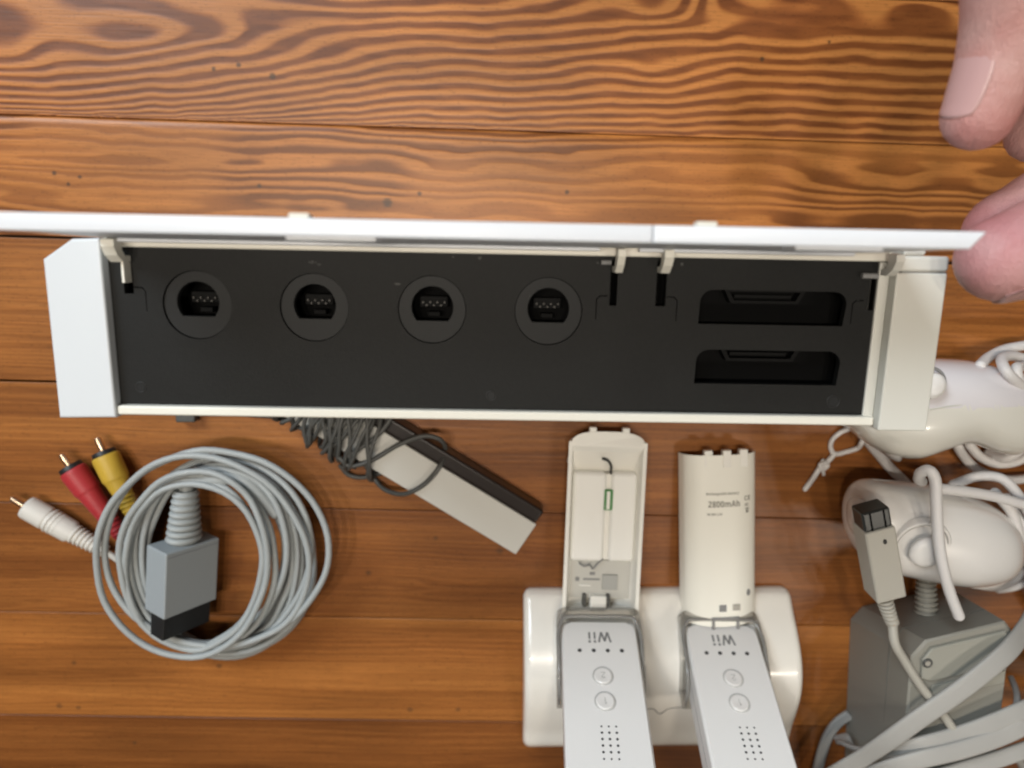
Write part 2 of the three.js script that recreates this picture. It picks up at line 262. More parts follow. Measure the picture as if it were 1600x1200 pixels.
  for (const [x, y, r] of [[19.3, 36.1, 1.25], [106.8, 36.9, 1.15], [194.1, 37.0, 1.6]]) {
    const s = part('screw', new THREE.CylinderGeometry(r * 0.8, r * 0.8, 0.6, 24).translate(x, -2.7, y), M.ring, con);
    part('screw_rim', new THREE.TorusGeometry(r, 0.14, 8, 32).rotateX(Math.PI / 2).translate(x, -2.48, y), M.panel, s);
  }
  // doors
  const lean = 1.7 * Math.PI / 180;
  function door(name, outline, lug, ledge, hinges) {
    const shp = shapeOf(outline);
    const g = prism(shp, 0.4, 37, 0.35, 2); g.rotateX(-lean); g.translate(0, 0, -0.35);
    const d = part(name, toCreasedNormals(g, 0.6), M.door, con);
    const place = (geo) => geo.rotateX(-lean).translate(0, 0, -0.35);
    part('latch', place(rbox(lug - 2, lug + 2, 33.6, 36.6, -4.2, -3.2, 0.45, 3)), M.cream, d);
    part('rib', place(rbox(ledge[0], ledge[1], 29, 35.8, 0.02, 0.75, 0.2)), M.door, d);
    part('foot_rail', place(rbox(outline[0][0] + 4, outline[1][0] - 5, 0.6, 3.0, 0.02, 0.9, 0.3)), M.door, d);
    for (const [a, b, mat, reach] of hinges) {
      const arm = new THREE.Shape([[-0.4, 1.2], [-0.1, 4.6], [1.6, 4.7], [3.6, 3.3], [reach, 1.0], [reach, -4.2], [reach - 1.4, -4.2], [reach - 1.5, -0.2], [2.4, 0.9], [0.9, 0.9]].map(([z, y]) => new THREE.Vector2(z, y)));
      const ag = new THREE.ExtrudeGeometry(arm, { depth: b - a - 0.6, bevelEnabled: true, bevelSize: 0.12, bevelThickness: 0.12, bevelOffset: -0.12, bevelSegments: 2 });
      ag.rotateY(-Math.PI / 2); ag.translate(b - 0.2, 0, 0); const p = ag.attributes.position;
      part('hinge_arm', ag, mat, d);
    }
    return d;
  }
  door('controller_door', [[15.2, 0], [137.15, 0], [137.15, -3.3], [15.2, -3.3]], 70.8, [68, 85], [[16.0, 19.4, M.cream, 5.2], [135.9, 138.1, M.cream, 5.5]]);
  door('card_door', [[137.45, 0], [198.0, 0], [200.9, -3.3], [137.45, -3.3]], 147.6, [165, 182], [[146.9, 149.5, M.cream, 5.4], [201.8, 204.2, M.ivory, 5.0]]);
  part('hinge_pin', rbox(18.2, 18.9, -3.4, 0.2, 5, 10.2, 0.2), M.cream, con);
  part('hinge_pin', new THREE.CylinderGeometry(0.7, 0.7, 4, 12).rotateZ(Math.PI / 2).translate(199.4, -1.6, 5.2), M.mark, con);
  part('hinge_pin', new THREE.CylinderGeometry(0.6, 0.6, 2.4, 12).rotateZ(Math.PI / 2).translate(134.4, -1.8, 3.2), M.mark, con);
}

// ---------------------------------------------------------------- hand on the right
{
  const R0 = 2.0, bones = [];
  const b = (list) => { for (let i = 0; i + 1 < list.length; i++) bones.push([list[i], list[i + 1]]); };
  const J = (x, y, h, r) => ({ p: at(x, y, h), r });
  const tip = J(1528, 180, 166, 7.5), dip = J(1573, 66, 168, 8.8);
  const ring1 = J(1583, 366, 157, 11.0), thumb1 = J(1566, 404, 170, 9.6);
  const palm = V(172, 180, -66), pk = (dx, dy, dz, r) => ({ p: palm.clone().add(V(dx, dy, dz)), r });
  b([tip, dip, J(1584, -80, 174, 9.4), J(1670, -210, 178, 10.2), pk(-14, 4, -26, 11), pk(0, 2, -14, 13)]);                        // index finger
  b([J(1619, 208, 150, 6.9), pk(-40, -22, 24, 8.2), pk(-22, -8, 2, 9.6), pk(0, 0, 0, 13)]);                                          // next finger
  b([ring1, J(1640, 335, 156, 11.2), pk(-18, -12, 42, 11), pk(0, 0, 12, 14)]);                                                                // curled finger
  b([thumb1, J(1630, 385, 172, 10.6), pk(-24, 0, 52, 11.5), pk(-4, 4, 32, 14), pk(8, 2, 4, 16)]);                                   // thumb
  b([J(1660, 470, 140, 7.5), pk(-10, -30, 56, 8), pk(-2, -12, 40, 9), pk(4, -2, 14, 13)]);                                                // little finger
  b([pk(0, 2, -14, 13), pk(26, 2, 0, 17), pk(60, 0, 4, 20), pk(95, 0, 4, 21)]); b([pk(0, 0, 12, 14), pk(26, 2, 0, 17)]);          // palm and wrist
  const lo = V(84, 112, -130), size = 206, N = 114, cell = size / (N - 1);
  const skinN = noise2(91);
  const mc = new MarchingCubes(N, new THREE.MeshBasicMaterial(), false, false, 900000);
  mc.isolation = 0; mc.reset ? mc.reset() : 0;
  const ab = V(0, 0, 0), ap = V(0, 0, 0), dist = (p, [A, B]) => { ab.subVectors(B.p, A.p); ap.subVectors(p, A.p); const t = clamp(ap.dot(ab) / ab.lengthSq()); return ap.addScaledVector(ab, -t).length() - mix(A.r, B.r, t); };
  const P = V(0, 0, 0), half = (N) / 2;
  for (let k = 0; k < N; k++) for (let j = 0; j < N; j++) for (let i = 0; i < N; i++) {
    P.set(lo.x + (i) * cell, lo.y + (j) * cell, lo.z + (k) * cell);
    let d = 1e3; for (const bn of bones) { const e = dist(P, bn), h = clamp(0.5 + 0.5 * (d - e) / R0); d = mix(d, e, h) - R0 * h * (1 - h); }
    mc.field[k * N * N + j * N + i] = -d;
  }
  mc.update();
  const cnt = mc.count ?? mc.geometry.drawRange.count, src = mc.positionArray, pos = new Float32Array(cnt * 3);
  for (let i = 0; i < cnt; i++) { // local -1..1 back to mm
    pos[i * 3] = lo.x + (src[i * 3] * half + half) * cell; pos[i * 3 + 1] = lo.y + (src[i * 3 + 1] * half + half) * cell; pos[i * 3 + 2] = lo.z + (src[i * 3 + 2] * half + half) * cell;
  }
  let g = new THREE.BufferGeometry(); g.setAttribute('position', new THREE.Float32BufferAttribute(pos, 3)); g = mergeVertices(g, 0.01); g.computeVertexNormals();
  const q = g.attributes.position, uv = new Float32Array(q.count * 2), col = new Float32Array(q.count * 3);
  for (let i = 0; i < q.count; i++) { const x = q.getX(i), y = q.getY(i), z = q.getZ(i); uv[i * 2] = (x + y * 0.4) / 20; uv[i * 2 + 1] = (z + y * 0.6) / 20; const m = skinN(x * 0.16 + y * 0.07, z * 0.16) * 0.7 + 0.3 * skinN(x * 0.6 + y * 0.3, z * 0.6), pad = Math.exp(-((x - 106) ** 2 + (z + 2) ** 2) / 300) ; col.set([0.45 + 0.1 * m, 0.2 - 0.035 * pad + 0.13 * m, 0.175 + 0.12 * m], i * 3); }
  g.setAttribute('uv', new THREE.BufferAttribute(uv, 2)); g.setAttribute('color', new THREE.BufferAttribute(col, 3));
  const sk = dataTex(256, 256, (a, c) => { const v = 0.5 * skinN(a * 0.5, c * 0.16) + 0.3 * skinN(a * 0.16 + 9, c * 0.5) + 0.2 * skinN(a * 0.9, c * 0.9); return [v, v, v]; }, false);
  const hand = thing('hand', 'bare hand reaching in at the right edge, holding the open door', 'hand', palm);
  g.translate(-palm.x, -palm.y, -palm.z);
  part('skin', g, new THREE.MeshPhysicalMaterial({ vertexColors: true, roughness: 0.5, bumpMap: sk, bumpScale: 0.00025, sheen: 0.25, sheenColor: lin(0.8, 0.4, 0.35), sheenRoughness: 0.6 }), hand);
  // nails follow the finger they grow on
  function nail(A, B, faceDir, t0, t1, wide, lift) {
    const ax = B.p.clone().sub(A.p), L = ax.length(); ax.normalize();
    const f = faceDir.clone().addScaledVector(ax, -faceDir.dot(ax)).normalize(), s = ax.clone().cross(f);
    const nU = 20, nV = 16, pos = [], idx = [];
    for (const layer of [0, 1]) for (let i = 0; i <= nU; i++) for (let j = 0; j <= nV; j++) {
      const v = j / nV * 2 - 1, u = i / nU * 2 - 1, ph = v * wide * Math.sqrt(1 - (u > 0 ? 0.8 : 0.35) * Math.abs(u) ** 3), uu = u * Math.sqrt(1 - 0.25 * v * v), t = mix(t0, t1, (uu + 1) / 2), r = mix(A.r, B.r, clamp(t)) + (layer ? lift * (1 - 0.5 * v ** 4) : -0.8);
      const dirv = f.clone().multiplyScalar(Math.cos(ph)).addScaledVector(s, Math.sin(ph));
      let c = A.p.clone().addScaledVector(ax, L * t), rr = r; if (t < 0) rr = Math.sqrt(Math.max(r * r - (L * t) ** 2 * 0.8, 1));
      const p = c.addScaledVector(dirv, rr).sub(palm); pos.push(p.x, p.y, p.z);
    }
    const S = (nU + 1) * (nV + 1), id = (l, i, j) => l * S + i * (nV + 1) + j;
    for (let i = 0; i < nU; i++) for (let j = 0; j < nV; j++) { idx.push(id(1, i, j), id(1, i, j + 1), id(1, i + 1, j), id(1, i, j + 1), id(1, i + 1, j + 1), id(1, i + 1, j)); }
    for (let j = 0; j < nV; j++) for (const i of [0, nU]) idx.push(id(0, i, j), id(0, i, j + 1), id(1, i, j), id(0, i, j + 1), id(1, i, j + 1), id(1, i, j));
    for (let i = 0; i < nU; i++) for (const j of [0, nV]) idx.push(id(0, i, j), id(0, i + 1, j), id(1, i, j), id(0, i + 1, j), id(1, i + 1, j), id(1, i, j));
    const ng = new THREE.BufferGeometry(); ng.setAttribute('position', new THREE.Float32BufferAttribute(pos, 3)); ng.setIndex(idx); ng.computeVertexNormals();
    part('nail', ng, plastic(0.5, 0.3, 0.285, 0.3), hand);
  }
  nail(tip, dip, V(-0.98, 0.2, 0), -0.15, 0.92, 0.8, 0.14);
  nail(thumb1, { p: at(1630, 385, 172), r: 10.6 }, V(0.1, 0.05, 1), -0.45, 0.75, 0.75, 0.4);
}

// ---------------------------------------------------------------- AV cable coil
{
  const av = thing('av_cable', 'coiled grey audio video cable with red, yellow and white plugs', 'cable', at(330, 870, 0)), o = av.position.clone().multiplyScalar(1000), L = (g) => g.translate(-o.x, -o.y, -o.z);
  // loops: left, right, top, bottom extents in the photograph, and height
  const lr = rng(77), loops = [];
  for (let k = 0; k < 19; k++) { const f = (k * 0.618) % 1, g = (k * 0.382 + 0.2) % 1; loops.push([200 + 32 * g, 428 + 84 * f, 704 + 34 * (1 - f) + 10 * lr(), 1004 + 26 * f * (0.6 + 0.6 * lr()), 2.2 + k * 1.05]); }
  loops.push([196, 430, 745, 1014, 22], [195, 398, 757, 1012, 24], [190, 412, 748, 1016, 25], [150, 428, 716, 1026, 26.5], [160, 508, 704, 1010, 24]);
  const rr = rng(5), pts = [], per = 20;
  loops.forEach((l, i) => { const nx = loops[Math.min(i + 1, loops.length - 1)]; for (let k = 0; k < per; k++) { const t = k / per, e = l.map((v, m) => mix(v, nx[m], t * t * (3 - 2 * t))), th = 2 * Math.PI * t + 2.4, c = Math.cos(th), s = Math.sin(th), x = 5 * Math.sin(th * 2 + i * 1.7) * (c > 0 ? 1 : 0.4) + (e[0] + e[1]) / 2 + (e[1] - e[0]) / 2 * c + (rr() - 0.5) * 4, y = (e[2] + e[3]) / 2 + (e[3] - e[2]) / 2 * s + (rr() - 0.5) * 4; pts.push(at(x, y, e[4] + (s > 0 ? -2 : 2) * Math.abs(s) * 0.4 + (rr() - 0.5) * 1.2)); } });
  part('cord', L(cord(pts, 1.5, 1400)), M.cable, av);
  // connector housing: a block seen on two sides
  const S = 1.06, P0 = V(-139.45, 51.14, 126.41).sub(V(0, CAM_H, 0)).multiplyScalar(S).add(V(0, CAM_H, 0));
  const A = V(0.53, -0.845, 0.072).normalize(), Cn = V(-0.12, 0.01, 0.99).addScaledVector(A, -V(-0.12, 0.01, 0.99).dot(A)).normalize(), B = Cn.clone().cross(A);
  const mat4 = new THREE.Matrix4().makeBasis(A, B, Cn).setPosition(P0);
  const place = (g) => L(g.applyMatrix4(mat4));
  const w = 27.4, d = 14.6, l = 31.8;
  part('connector_housing', place(rbox(0, w, -d, 0, 0, l, 0.9, 3)), M.grey, av);
  part('seam', place(mergeGeometries([rbox(1.2, w - 1.2, -0.05, 0.12, 2.1, 2.5, 0.05), rbox(w - 0.1, w + 0.1, -d + 1, -1, 2.1, 2.5, 0.05)])), M.thin2 ??= plastic(0.2, 0.215, 0.225, 0.5), av);
  part('connector_plug', place(rbox(1.5, w - 1.5, -d + 2.6, -2.4, l - 0.3, l + 12, 0.5)), M.black, av);
  const sr = []; for (let k = 0; k < 8; k++) sr.push(new THREE.TorusGeometry(mix(6.4, 4.6, k / 7) - 1.1, 1.5, 10, 24).scale(1.25, 1, 1).translate(w / 2, -d / 2, -2 - k * 3.0)); sr.push(new THREE.CylinderGeometry(4.4, 5.4, 26, 20).rotateX(-Math.PI / 2).scale(1.2, 1, 1).translate(w / 2, -d / 2, -12));
  part('strain_relief', place(mergeGeometries(sr)), M.cable, av);
  const end = V(w / 2, -d / 2, -24).applyMatrix4(mat4);
  part('cord', L(cord([end, end.clone().add(V(2, -2, -8)), at(330, 748, 22), at(380, 750, 20), at(430, 800, 16)], 3.2, 60)), M.cable, av);
  // RCA plugs: axis from tip to cable end
  function rca(tipPx, basePx, endPx, h0, h1, mat, white) {
    const a = at(...tipPx, h0), c = at(...endPx, h1), ax = c.clone().sub(a).normalize(), q = new THREE.Quaternion().setFromUnitVectors(V(0, 1, 0), ax), m4 = new THREE.Matrix4().compose(a, q, V(1, 1, 1));
    const pinL = at(...basePx, h0).distanceTo(a), T = c.distanceTo(a), pl = (g) => L(g.applyMatrix4(m4)), lathe = (p) => new THREE.LatheGeometry(p.map(([r, y]) => new THREE.Vector2(r * 1.2, y)), 28);
    const body = white ? lathe([[0, pinL], [4.4, pinL], [4.6, pinL + 0.6], [4.7, pinL + 10], [4.3, pinL + 10.4], [4.2, pinL + 11], [4.6, pinL + 11.5], [4.5, T * 0.62], [3.4, T * 0.66], [2.5, T], [0, T]]) : lathe([[0, pinL + 1.5], [4.5, pinL + 1.5], [4.9, pinL + 2.0], [5.1, pinL + 3], [4.9, pinL + 13], [4.6, pinL + 14], [4.3, pinL + 15], [3.4, T * 0.75], [2.6, T], [0, T]]);
    const b0 = part('plug_body', pl(body), mat, av);
    part('pin', pl(lathe([[0, 0], [0.9, 0.3], [1.3, 1], [1.3, pinL + 2], [0, pinL + 2]])), M.gold, b0);
    part('collar', pl(lathe([[3.4, pinL + 2], [3.4, pinL - 0.6], [4.3, pinL - 0.6], [4.4, pinL + 1.7]])), white ? M.white2 : M.black, b0);
    const rings = []; const r0 = white ? T * 0.42 : T * 0.78; for (let y = r0; y < T * 0.98; y += 2.1) rings.push(new THREE.TorusGeometry(1.2 * mix(white ? 4.4 : 3.2, 2.4, (y - r0) / (T - r0)) + (white && y < T * 0.62 ? 0.2 : 0), 0.5, 8, 24).rotateX(Math.PI / 2).translate(0, y, 0));
    part('ribs', pl(mergeGeometries(rings)), mat, b0);
    return c;
  }
  const e1 = rca([17, 778], [40, 797], [166, 862], 7, 7, M.white2, true), e2 = rca([95, 709], [109, 730], [190, 838], 8, 10, M.red, false), e3 = rca([151, 683], [160, 707], [207, 803], 8, 12, M.yellow, false);
  part('cord', L(cord([e1, at(190, 880, 6), at(212, 905, 5), at(220, 940, 4)], 1.5, 30)), M.white2, av);
  part('cord', L(cord([e2, at(200, 852, 10), at(214, 884, 7), at(226, 930, 4)], 1.5, 30)), M.cable, av);
  part('cord', L(cord([e3, at(216, 830, 10), at(225, 870, 7), at(232, 920, 4)], 1.5, 30)), M.cable, av);
}

// ---------------------------------------------------------------- sensor bar with its cord wound round it
{
  const end = V(7.1, 0, 145.5), far = V(-63.2, 0, 100.1), ax = far.clone().sub(end).normalize(), across = V(-ax.z, 0, ax.x); // across points to the dark front
  const sb = thing('sensor_bar', 'silver and black sensor bar wound with thin dark cord, half under the console', 'sensor bar', end);
  const m4 = new THREE.Matrix4().makeBasis(ax, V(0, 1, 0), ax.clone().cross(V(0, 1, 0)));
  const sgn = m4.clone().transpose() && V(0, 0, 1).applyMatrix4(m4).dot(V(0.5, 0, -0.86)) > 0 ? 1 : -1;   // local z towards the dark front
  const z = (a) => a * sgn, bz = (x0, x1, y0, y1, a, b, r) => rbox(x0, x1, y0, y1, Math.min(z(a), z(b)), Math.max(z(a), z(b)), r, 3).applyMatrix4(m4);
  part('bar_shell', bz(0, 190, 1.5, 12, 0, 18.2, 0.7), M.silver, sb);
  part('front_window', bz(0.4, 189.6, 0.3, 11.6, 18.25, 25.5, 1.4), M.band, sb);
  part('base', bz(2, 188, 0, 1.5, 1, 18, 0.3), M.band, sb);
  const rr = rng(8), wound = [];
  for (let k = 0; k < 27; k++) { const x0 = 90 + k * 2.6, pts = []; for (let s = 0; s < 12; s++) { const a = s / 12, sx = x0 + a * 2.6 + (rr() - 0.5) * 3.0 + 5 * Math.sin(k * 2.3) * Math.cos(a * Math.PI * 2 + k), ph = a * Math.PI * 2, cz = 11.4 + 14.6 * Math.cos(ph) + (rr() - 0.5) * 1.5, cy = 7.0 + 8.4 * Math.sin(ph) + (rr() - 0.5) * 1.0; wound.push(V(sx, Math.max(1.3, cy + (Math.floor(k / 3) % 3) * 1.4 * Math.max(0, Math.sin(ph))), z(cz + Math.cos(ph) * (k % 3))).applyMatrix4(m4)); } }
  part('cord', cord(wound, 0.95, 900), M.thin, sb);
  const wound2 = []; for (let k = 0; k < 12; k++) for (let s = 0; s < 12; s++) { const a = s / 12, ph = a * Math.PI * 2; wound2.push(V(84 + (k + a) * 3.2 + (7 + 5 * Math.sin(k * 1.9)) * Math.cos(ph) + (rr() - 0.5) * 2.6, Math.max(1.3, 8.5 + 9.5 * Math.sin(ph)), z(11 + (16 + (k % 4)) * Math.cos(ph))).applyMatrix4(m4)); }
  part('cord', cord(wound2, 0.95, 420), M.thin, sb);
  const lp = (list) => list.map(([x, y, h]) => at(x, y, h).sub(end));
  part('cord', cord(lp([[530, 715, 14], [545, 727, 14], [575, 722, 15], [625, 694, 15], [665, 681, 15], [688, 687, 14], [696, 705, 8], [688, 727, 14], [665, 755, 14.5], [642, 769, 14], [625, 772, 11], [600, 764, 5], [585, 748, 2], [572, 728, 3]]), 1.15, 160), M.thin, sb);
  part('cord', cord(lp([[532, 728, 5], [545, 742, 3], [565, 746, 2], [582, 742, 2], [596, 738, 2], [590, 730, 2]]), 1.1, 60), M.thin, sb);
  part('cord', cord(lp([[545, 712, 16], [590, 680, 16], [605, 662, 15], [615, 645, 14]]), 1.15, 40), M.thin, sb);
  part('cord', cord(lp([[455, 652, 2], [400, 648, 1.5], [340, 640, 1.5], [300, 648, 2]]), 1.15, 40), M.thin, sb);
  const pe = at(298, 650, 3).sub(end); part('cord_plug', rbox(pe.x - 6, pe.x + 3, pe.y - 3, pe.y + 3, pe.z - 5, pe.z + 2.5, 0.8), M.thin, sb);
}

// ---------------------------------------------------------------- charging dock, two controllers, two battery packs
const profile = [[168.5, 0], [168.3, 3], [170, 6.2], [176, 10], [184, 15.5], [192, 20], [200, 22.6], [208, 23.2], [218, 21.5], [230, 17], [242, 11.5], [252, 7.5], [255.5, 4.5], [256, 0]];
const dockTop = (zz) => { for (let i = 1; i + 1 < profile.length; i++) if (zz >= profile[i][0] && zz <= profile[i + 1][0]) return mix(profile[i][1], profile[i + 1][1], (zz - profile[i][0]) / (profile[i + 1][0] - profile[i][0])); return 0; };
{
  const dock = thing('charging_dock', 'white curved charging dock holding two upright controllers', 'charging dock', V(79, 0, 212));
  const cv = new THREE.CatmullRomCurve3(profile.slice(1, -1).map(([a, b]) => V(a, b, 0)), false, 'centripetal').getPoints(60).map((p) => [p.x - 212, p.y]);
  const shp = shapeOf([[168.5 - 212, 0], ...cv, [256 - 212, 0]]);
  const g = new THREE.ExtrudeGeometry(shp, { depth: 136 - 8, bevelEnabled: true, bevelSize: 3.6, bevelThickness: 4, bevelOffset: -3.6, bevelSegments: 6, steps: 1 });
  g.translate(0, 0, 4); const p = g.attributes.position;
  for (let i = 0; i < p.count; i++) { const zz = p.getX(i), yy = p.getY(i), xx = p.getZ(i); p.setXYZ(i, -68 + xx + (xx > 60 ? (zz) * 0.06 : 0), Math.max(yy - 0, 0), zz); }
  g.setIndex(Array.from({ length: p.count }, (_, i) => i - i % 3 + [0, 2, 1][i % 3])); 
  part('dock_body', toCreasedNormals(g, 0.9), M.dock, dock);
  const onDock = (x, y) => { let h = 15; for (let k = 0; k < 8; k++) h = dockTop(at(x, y, h).z); const q = at(x, y, h); q.y += 0.15; return q.sub(V(79, 0, 212)); };
  part('seam', tube([onDock(1008, 1108), onDock(1020, 1107), onDock(1031, 1115), onDock(1044, 1107), onDock(1068, 1104)], 0.3, 30), M.mark, dock);
}
function remote(label, pos, along, xdir, S) {
  const P0 = pos.clone().sub(V(0, CAM_H, 0)).multiplyScalar(S).add(V(0, CAM_H, 0));
  const z = along.clone().normalize(), x = xdir.clone().addScaledVector(z, -xdir.dot(z)).normalize(), y = z.clone().cross(x);
  const r = thing('game_controller', label, 'game controller', P0, 'controllers standing in the charging dock');
  r.quaternion.setFromRotationMatrix(new THREE.Matrix4().makeBasis(x, y, z));
  const w = 36.2 * S, c = w / 2, D = 30;
  // shell: rounded plan, flat front, rounded back
  const prof = new THREE.Shape(); prof.moveTo(2.2, 0); prof.lineTo(w - 2.2, 0); prof.quadraticCurveTo(w, 0, w, -2.2); prof.lineTo(w, -16); prof.quadraticCurveTo(w, -26, c, -27); prof.quadraticCurveTo(0, -26, 0, -16); prof.lineTo(0, -2.2); prof.quadraticCurveTo(0, 0, 2.2, 0);
  const g = new THREE.ExtrudeGeometry(prof, { depth: 148 - 8, bevelEnabled: true, bevelSize: 3.5, bevelThickness: 4, bevelOffset: -3.5, bevelSegments: 6, curveSegments: 12 }); g.translate(0, 0, 4);
  part('shell', toCreasedNormals(g, 0.7), M.remote, r);
  part('front_plate', prism(shapeOf([...[[5, 1.6], [w - 5, 1.6], [w - 2.2, 3.2], [w - 0.9, 6], [w - 0.9, 146], [0.9, 146], [0.9, 6], [2.2, 3.2]]]), -1.2, 0.25, 0.25, 2), M.remote, r);
  const k = S * 0.965;
  for (const [zc, mark] of [[32.5, '2'], [45.5, '1']]) {
    part('button_ring', new THREE.TorusGeometry(4.35, 0.32, 8, 40).rotateX(Math.PI / 2).translate(c, 0.28, zc * k), M.mark2 ??= plastic(0.55, 0.54, 0.52, 0.3), r);
    const bt = part('button', new THREE.LatheGeometry([[0, 0.75], [2.2, 0.8], [3.4, 1.0], [3.9, 0.8], [4.05, 0.2], [4.05, -0.5]].map(([a, b]) => new THREE.Vector2(a, b)), 40).translate(c, 0, zc * k), M.gloss, r);
    const num = mark === '1' ? [[0, 1.5, 0, -1.5], [0, 1.5, -0.6, 0.9]] : [[-0.8, 0.9, 0, 1.5], [0, 1.5, 0.7, 0.9], [0.7, 0.9, -0.9, -1.4], [-0.9, -1.4, 0.9, -1.4]];
    part('numeral', mergeGeometries(num.map(([a, b, e, f]) => new THREE.CapsuleGeometry(0.18, Math.hypot(e - a, f - b), 3, 6).rotateZ(-Math.atan2(e - a, f - b)).translate((a + e) / 2, (b + f) / 2, 0))).rotateX(-Math.PI / 2).rotateY(Math.PI).translate(c, 0.82, zc * k), M.soft, bt);
  }
  for (let i = 0; i < 4; i++) part('indicator', new THREE.CylinderGeometry(0.95, 0.95, 0.2, 18).translate(c + (i - 1.5) * 6.5 * S, 0.28, 18.5 * k), M.dot ??= plastic(0.05, 0.05, 0.05, 0.5), r);
  // logo lettering, read from the other end of the controller
  const bar = (x0, z0, x1, z1) => { const L = Math.hypot(x1 - x0, z1 - z0); return new RoundedBoxGeometry(0.95, 0.2, L, 1, 0.09).rotateY(Math.atan2(x1 - x0, z1 - z0)).translate((x0 + x1) / 2, 0.3, (z0 + z1) / 2); };
  // seen upside down from here: the W lies to the right, dots of the two i below
  const lg = [bar(5.6, 3.0, 4.3, -2.6), bar(4.3, -2.6, 2.9, 2.4), bar(2.9, 2.4, 1.5, -2.6), bar(1.5, -2.6, 0.2, 3.0), bar(-1.6, -2.6, -1.6, 1.2), bar(-4.0, -2.6, -4.0, 1.2), new THREE.CylinderGeometry(0.65, 0.65, 0.2, 12).translate(-1.6, 0.3, 2.6), new THREE.CylinderGeometry(0.65, 0.65, 0.2, 12).translate(-4.0, 0.3, 2.6)];
  part('logo', mergeGeometries(lg.map((q) => { const n = q.index ? q.toNonIndexed() : q; n.deleteAttribute('uv'); return n; })).scale(1, 1, 1).translate(c - 0.7, 0, 10.6 * k), M.mark, r);
  const holes = []; for (let a = 0; a < 3; a++) for (let b = 0; b < 6; b++) holes.push(new THREE.CylinderGeometry(b === 0 || b === 5 ? 0.32 : 0.55, 0.5, 0.12, 12).translate(c + 0.6 + (a - 1) * 3.0, 0.27, (57.5 + b * 2.9) * k));
  part('speaker_holes', mergeGeometries(holes), M.dot, r);
  part('seam', mergeGeometries([rbox(-0.06, 0.4, -9.2, -8.7, 6, 142, 0.1), rbox(w - 0.4, w + 0.06, -9.2, -8.7, 6, 142, 0.1)]), M.mark, r);
  return { r, w, D };
}
{
  const A = remote('left upright white controller in the dock, below the open battery pack', V(28.9, 13.3, 178.6), V(-0.048, 0.934, 0.354), V(0.998, 0.056, -0.012), 0.975);
  const B = remote('right upright white controller in the dock, below the closed battery pack', V(92.4, 0.3, 188.1), V(-0.044, 0.92, 0.391), V(0.999, 0.048, -0.002), 0.955);
  const dock = scene.getObjectByName('charging_dock');
  for (const { r, w } of [A, B]) { // clear cup round each controller's foot
    r.updateMatrixWorld(true);
    const out = new THREE.Shape(), rr = (s, e) => { const a = -e, b = w + e, t = 2.6 + e, k = -25; s.moveTo(a + 6, t); s.lineTo(b - 6, t); s.quadraticCurveTo(b, t, b, t - 6); s.lineTo(b, k); s.lineTo(a, k); s.lineTo(a, t - 6); s.quadraticCurveTo(a, t, a + 6, t); return s; };
    rr(out, 2.0); out.holes.push(rr(new THREE.Path(), 0.5));
    const g = new THREE.ExtrudeGeometry(out, { depth: 24, bevelEnabled: true, bevelSize: 0.3, bevelThickness: 0.5, bevelSegments: 2, curveSegments: 10 }); g.translate(0, 0, -3);
    // the front lip is cut low, the sides rise
    const p = g.attributes.position; for (let i = 0; i < p.count; i++) { const y = p.getY(i), z = p.getZ(i); if (z > 10) p.setZ(i, z - sm(-4, 2, y) * 20 + sm(2, -12, y) * 8); }
    const m = r.matrixWorld.clone(); const e = m.elements; e[12] *= 1000; e[13] *= 1000; e[14] *= 1000;
    g.applyMatrix4(m); g.translate(-79, 0, -212); const cup = part('clear_cup', toCreasedNormals(g, 0.6), M.clear, dock);
    const e0 = 1.3, rimP = [[-e0, -22, 29], [-e0, -14, 29.4], [-e0, -7, 25.5], [-e0, -2, 16], [-e0, 0.5, 8], [1.6, 3.2, 1.6], [6, 3.9, 1.2], [w / 2, 3.9, 1.2], [w - 6, 3.9, 1.2], [w - 1.6, 3.2, 1.6], [w + e0, 0.5, 8], [w + e0, -2, 16], [w + e0, -7, 25.5], [w + e0, -14, 29.4], [w + e0, -22, 29]].map((v) => V(...v));
    part('rim', tube(rimP, 0.85, 120).applyMatrix4(m).translate(-79, 0, -212), M.rim ??= new THREE.MeshPhysicalMaterial({ color: lin(0.5, 0.49, 0.47), roughness: 0.08, transmission: 0.6, thickness: 0, ior: 1.5 }), cup);
  }
}
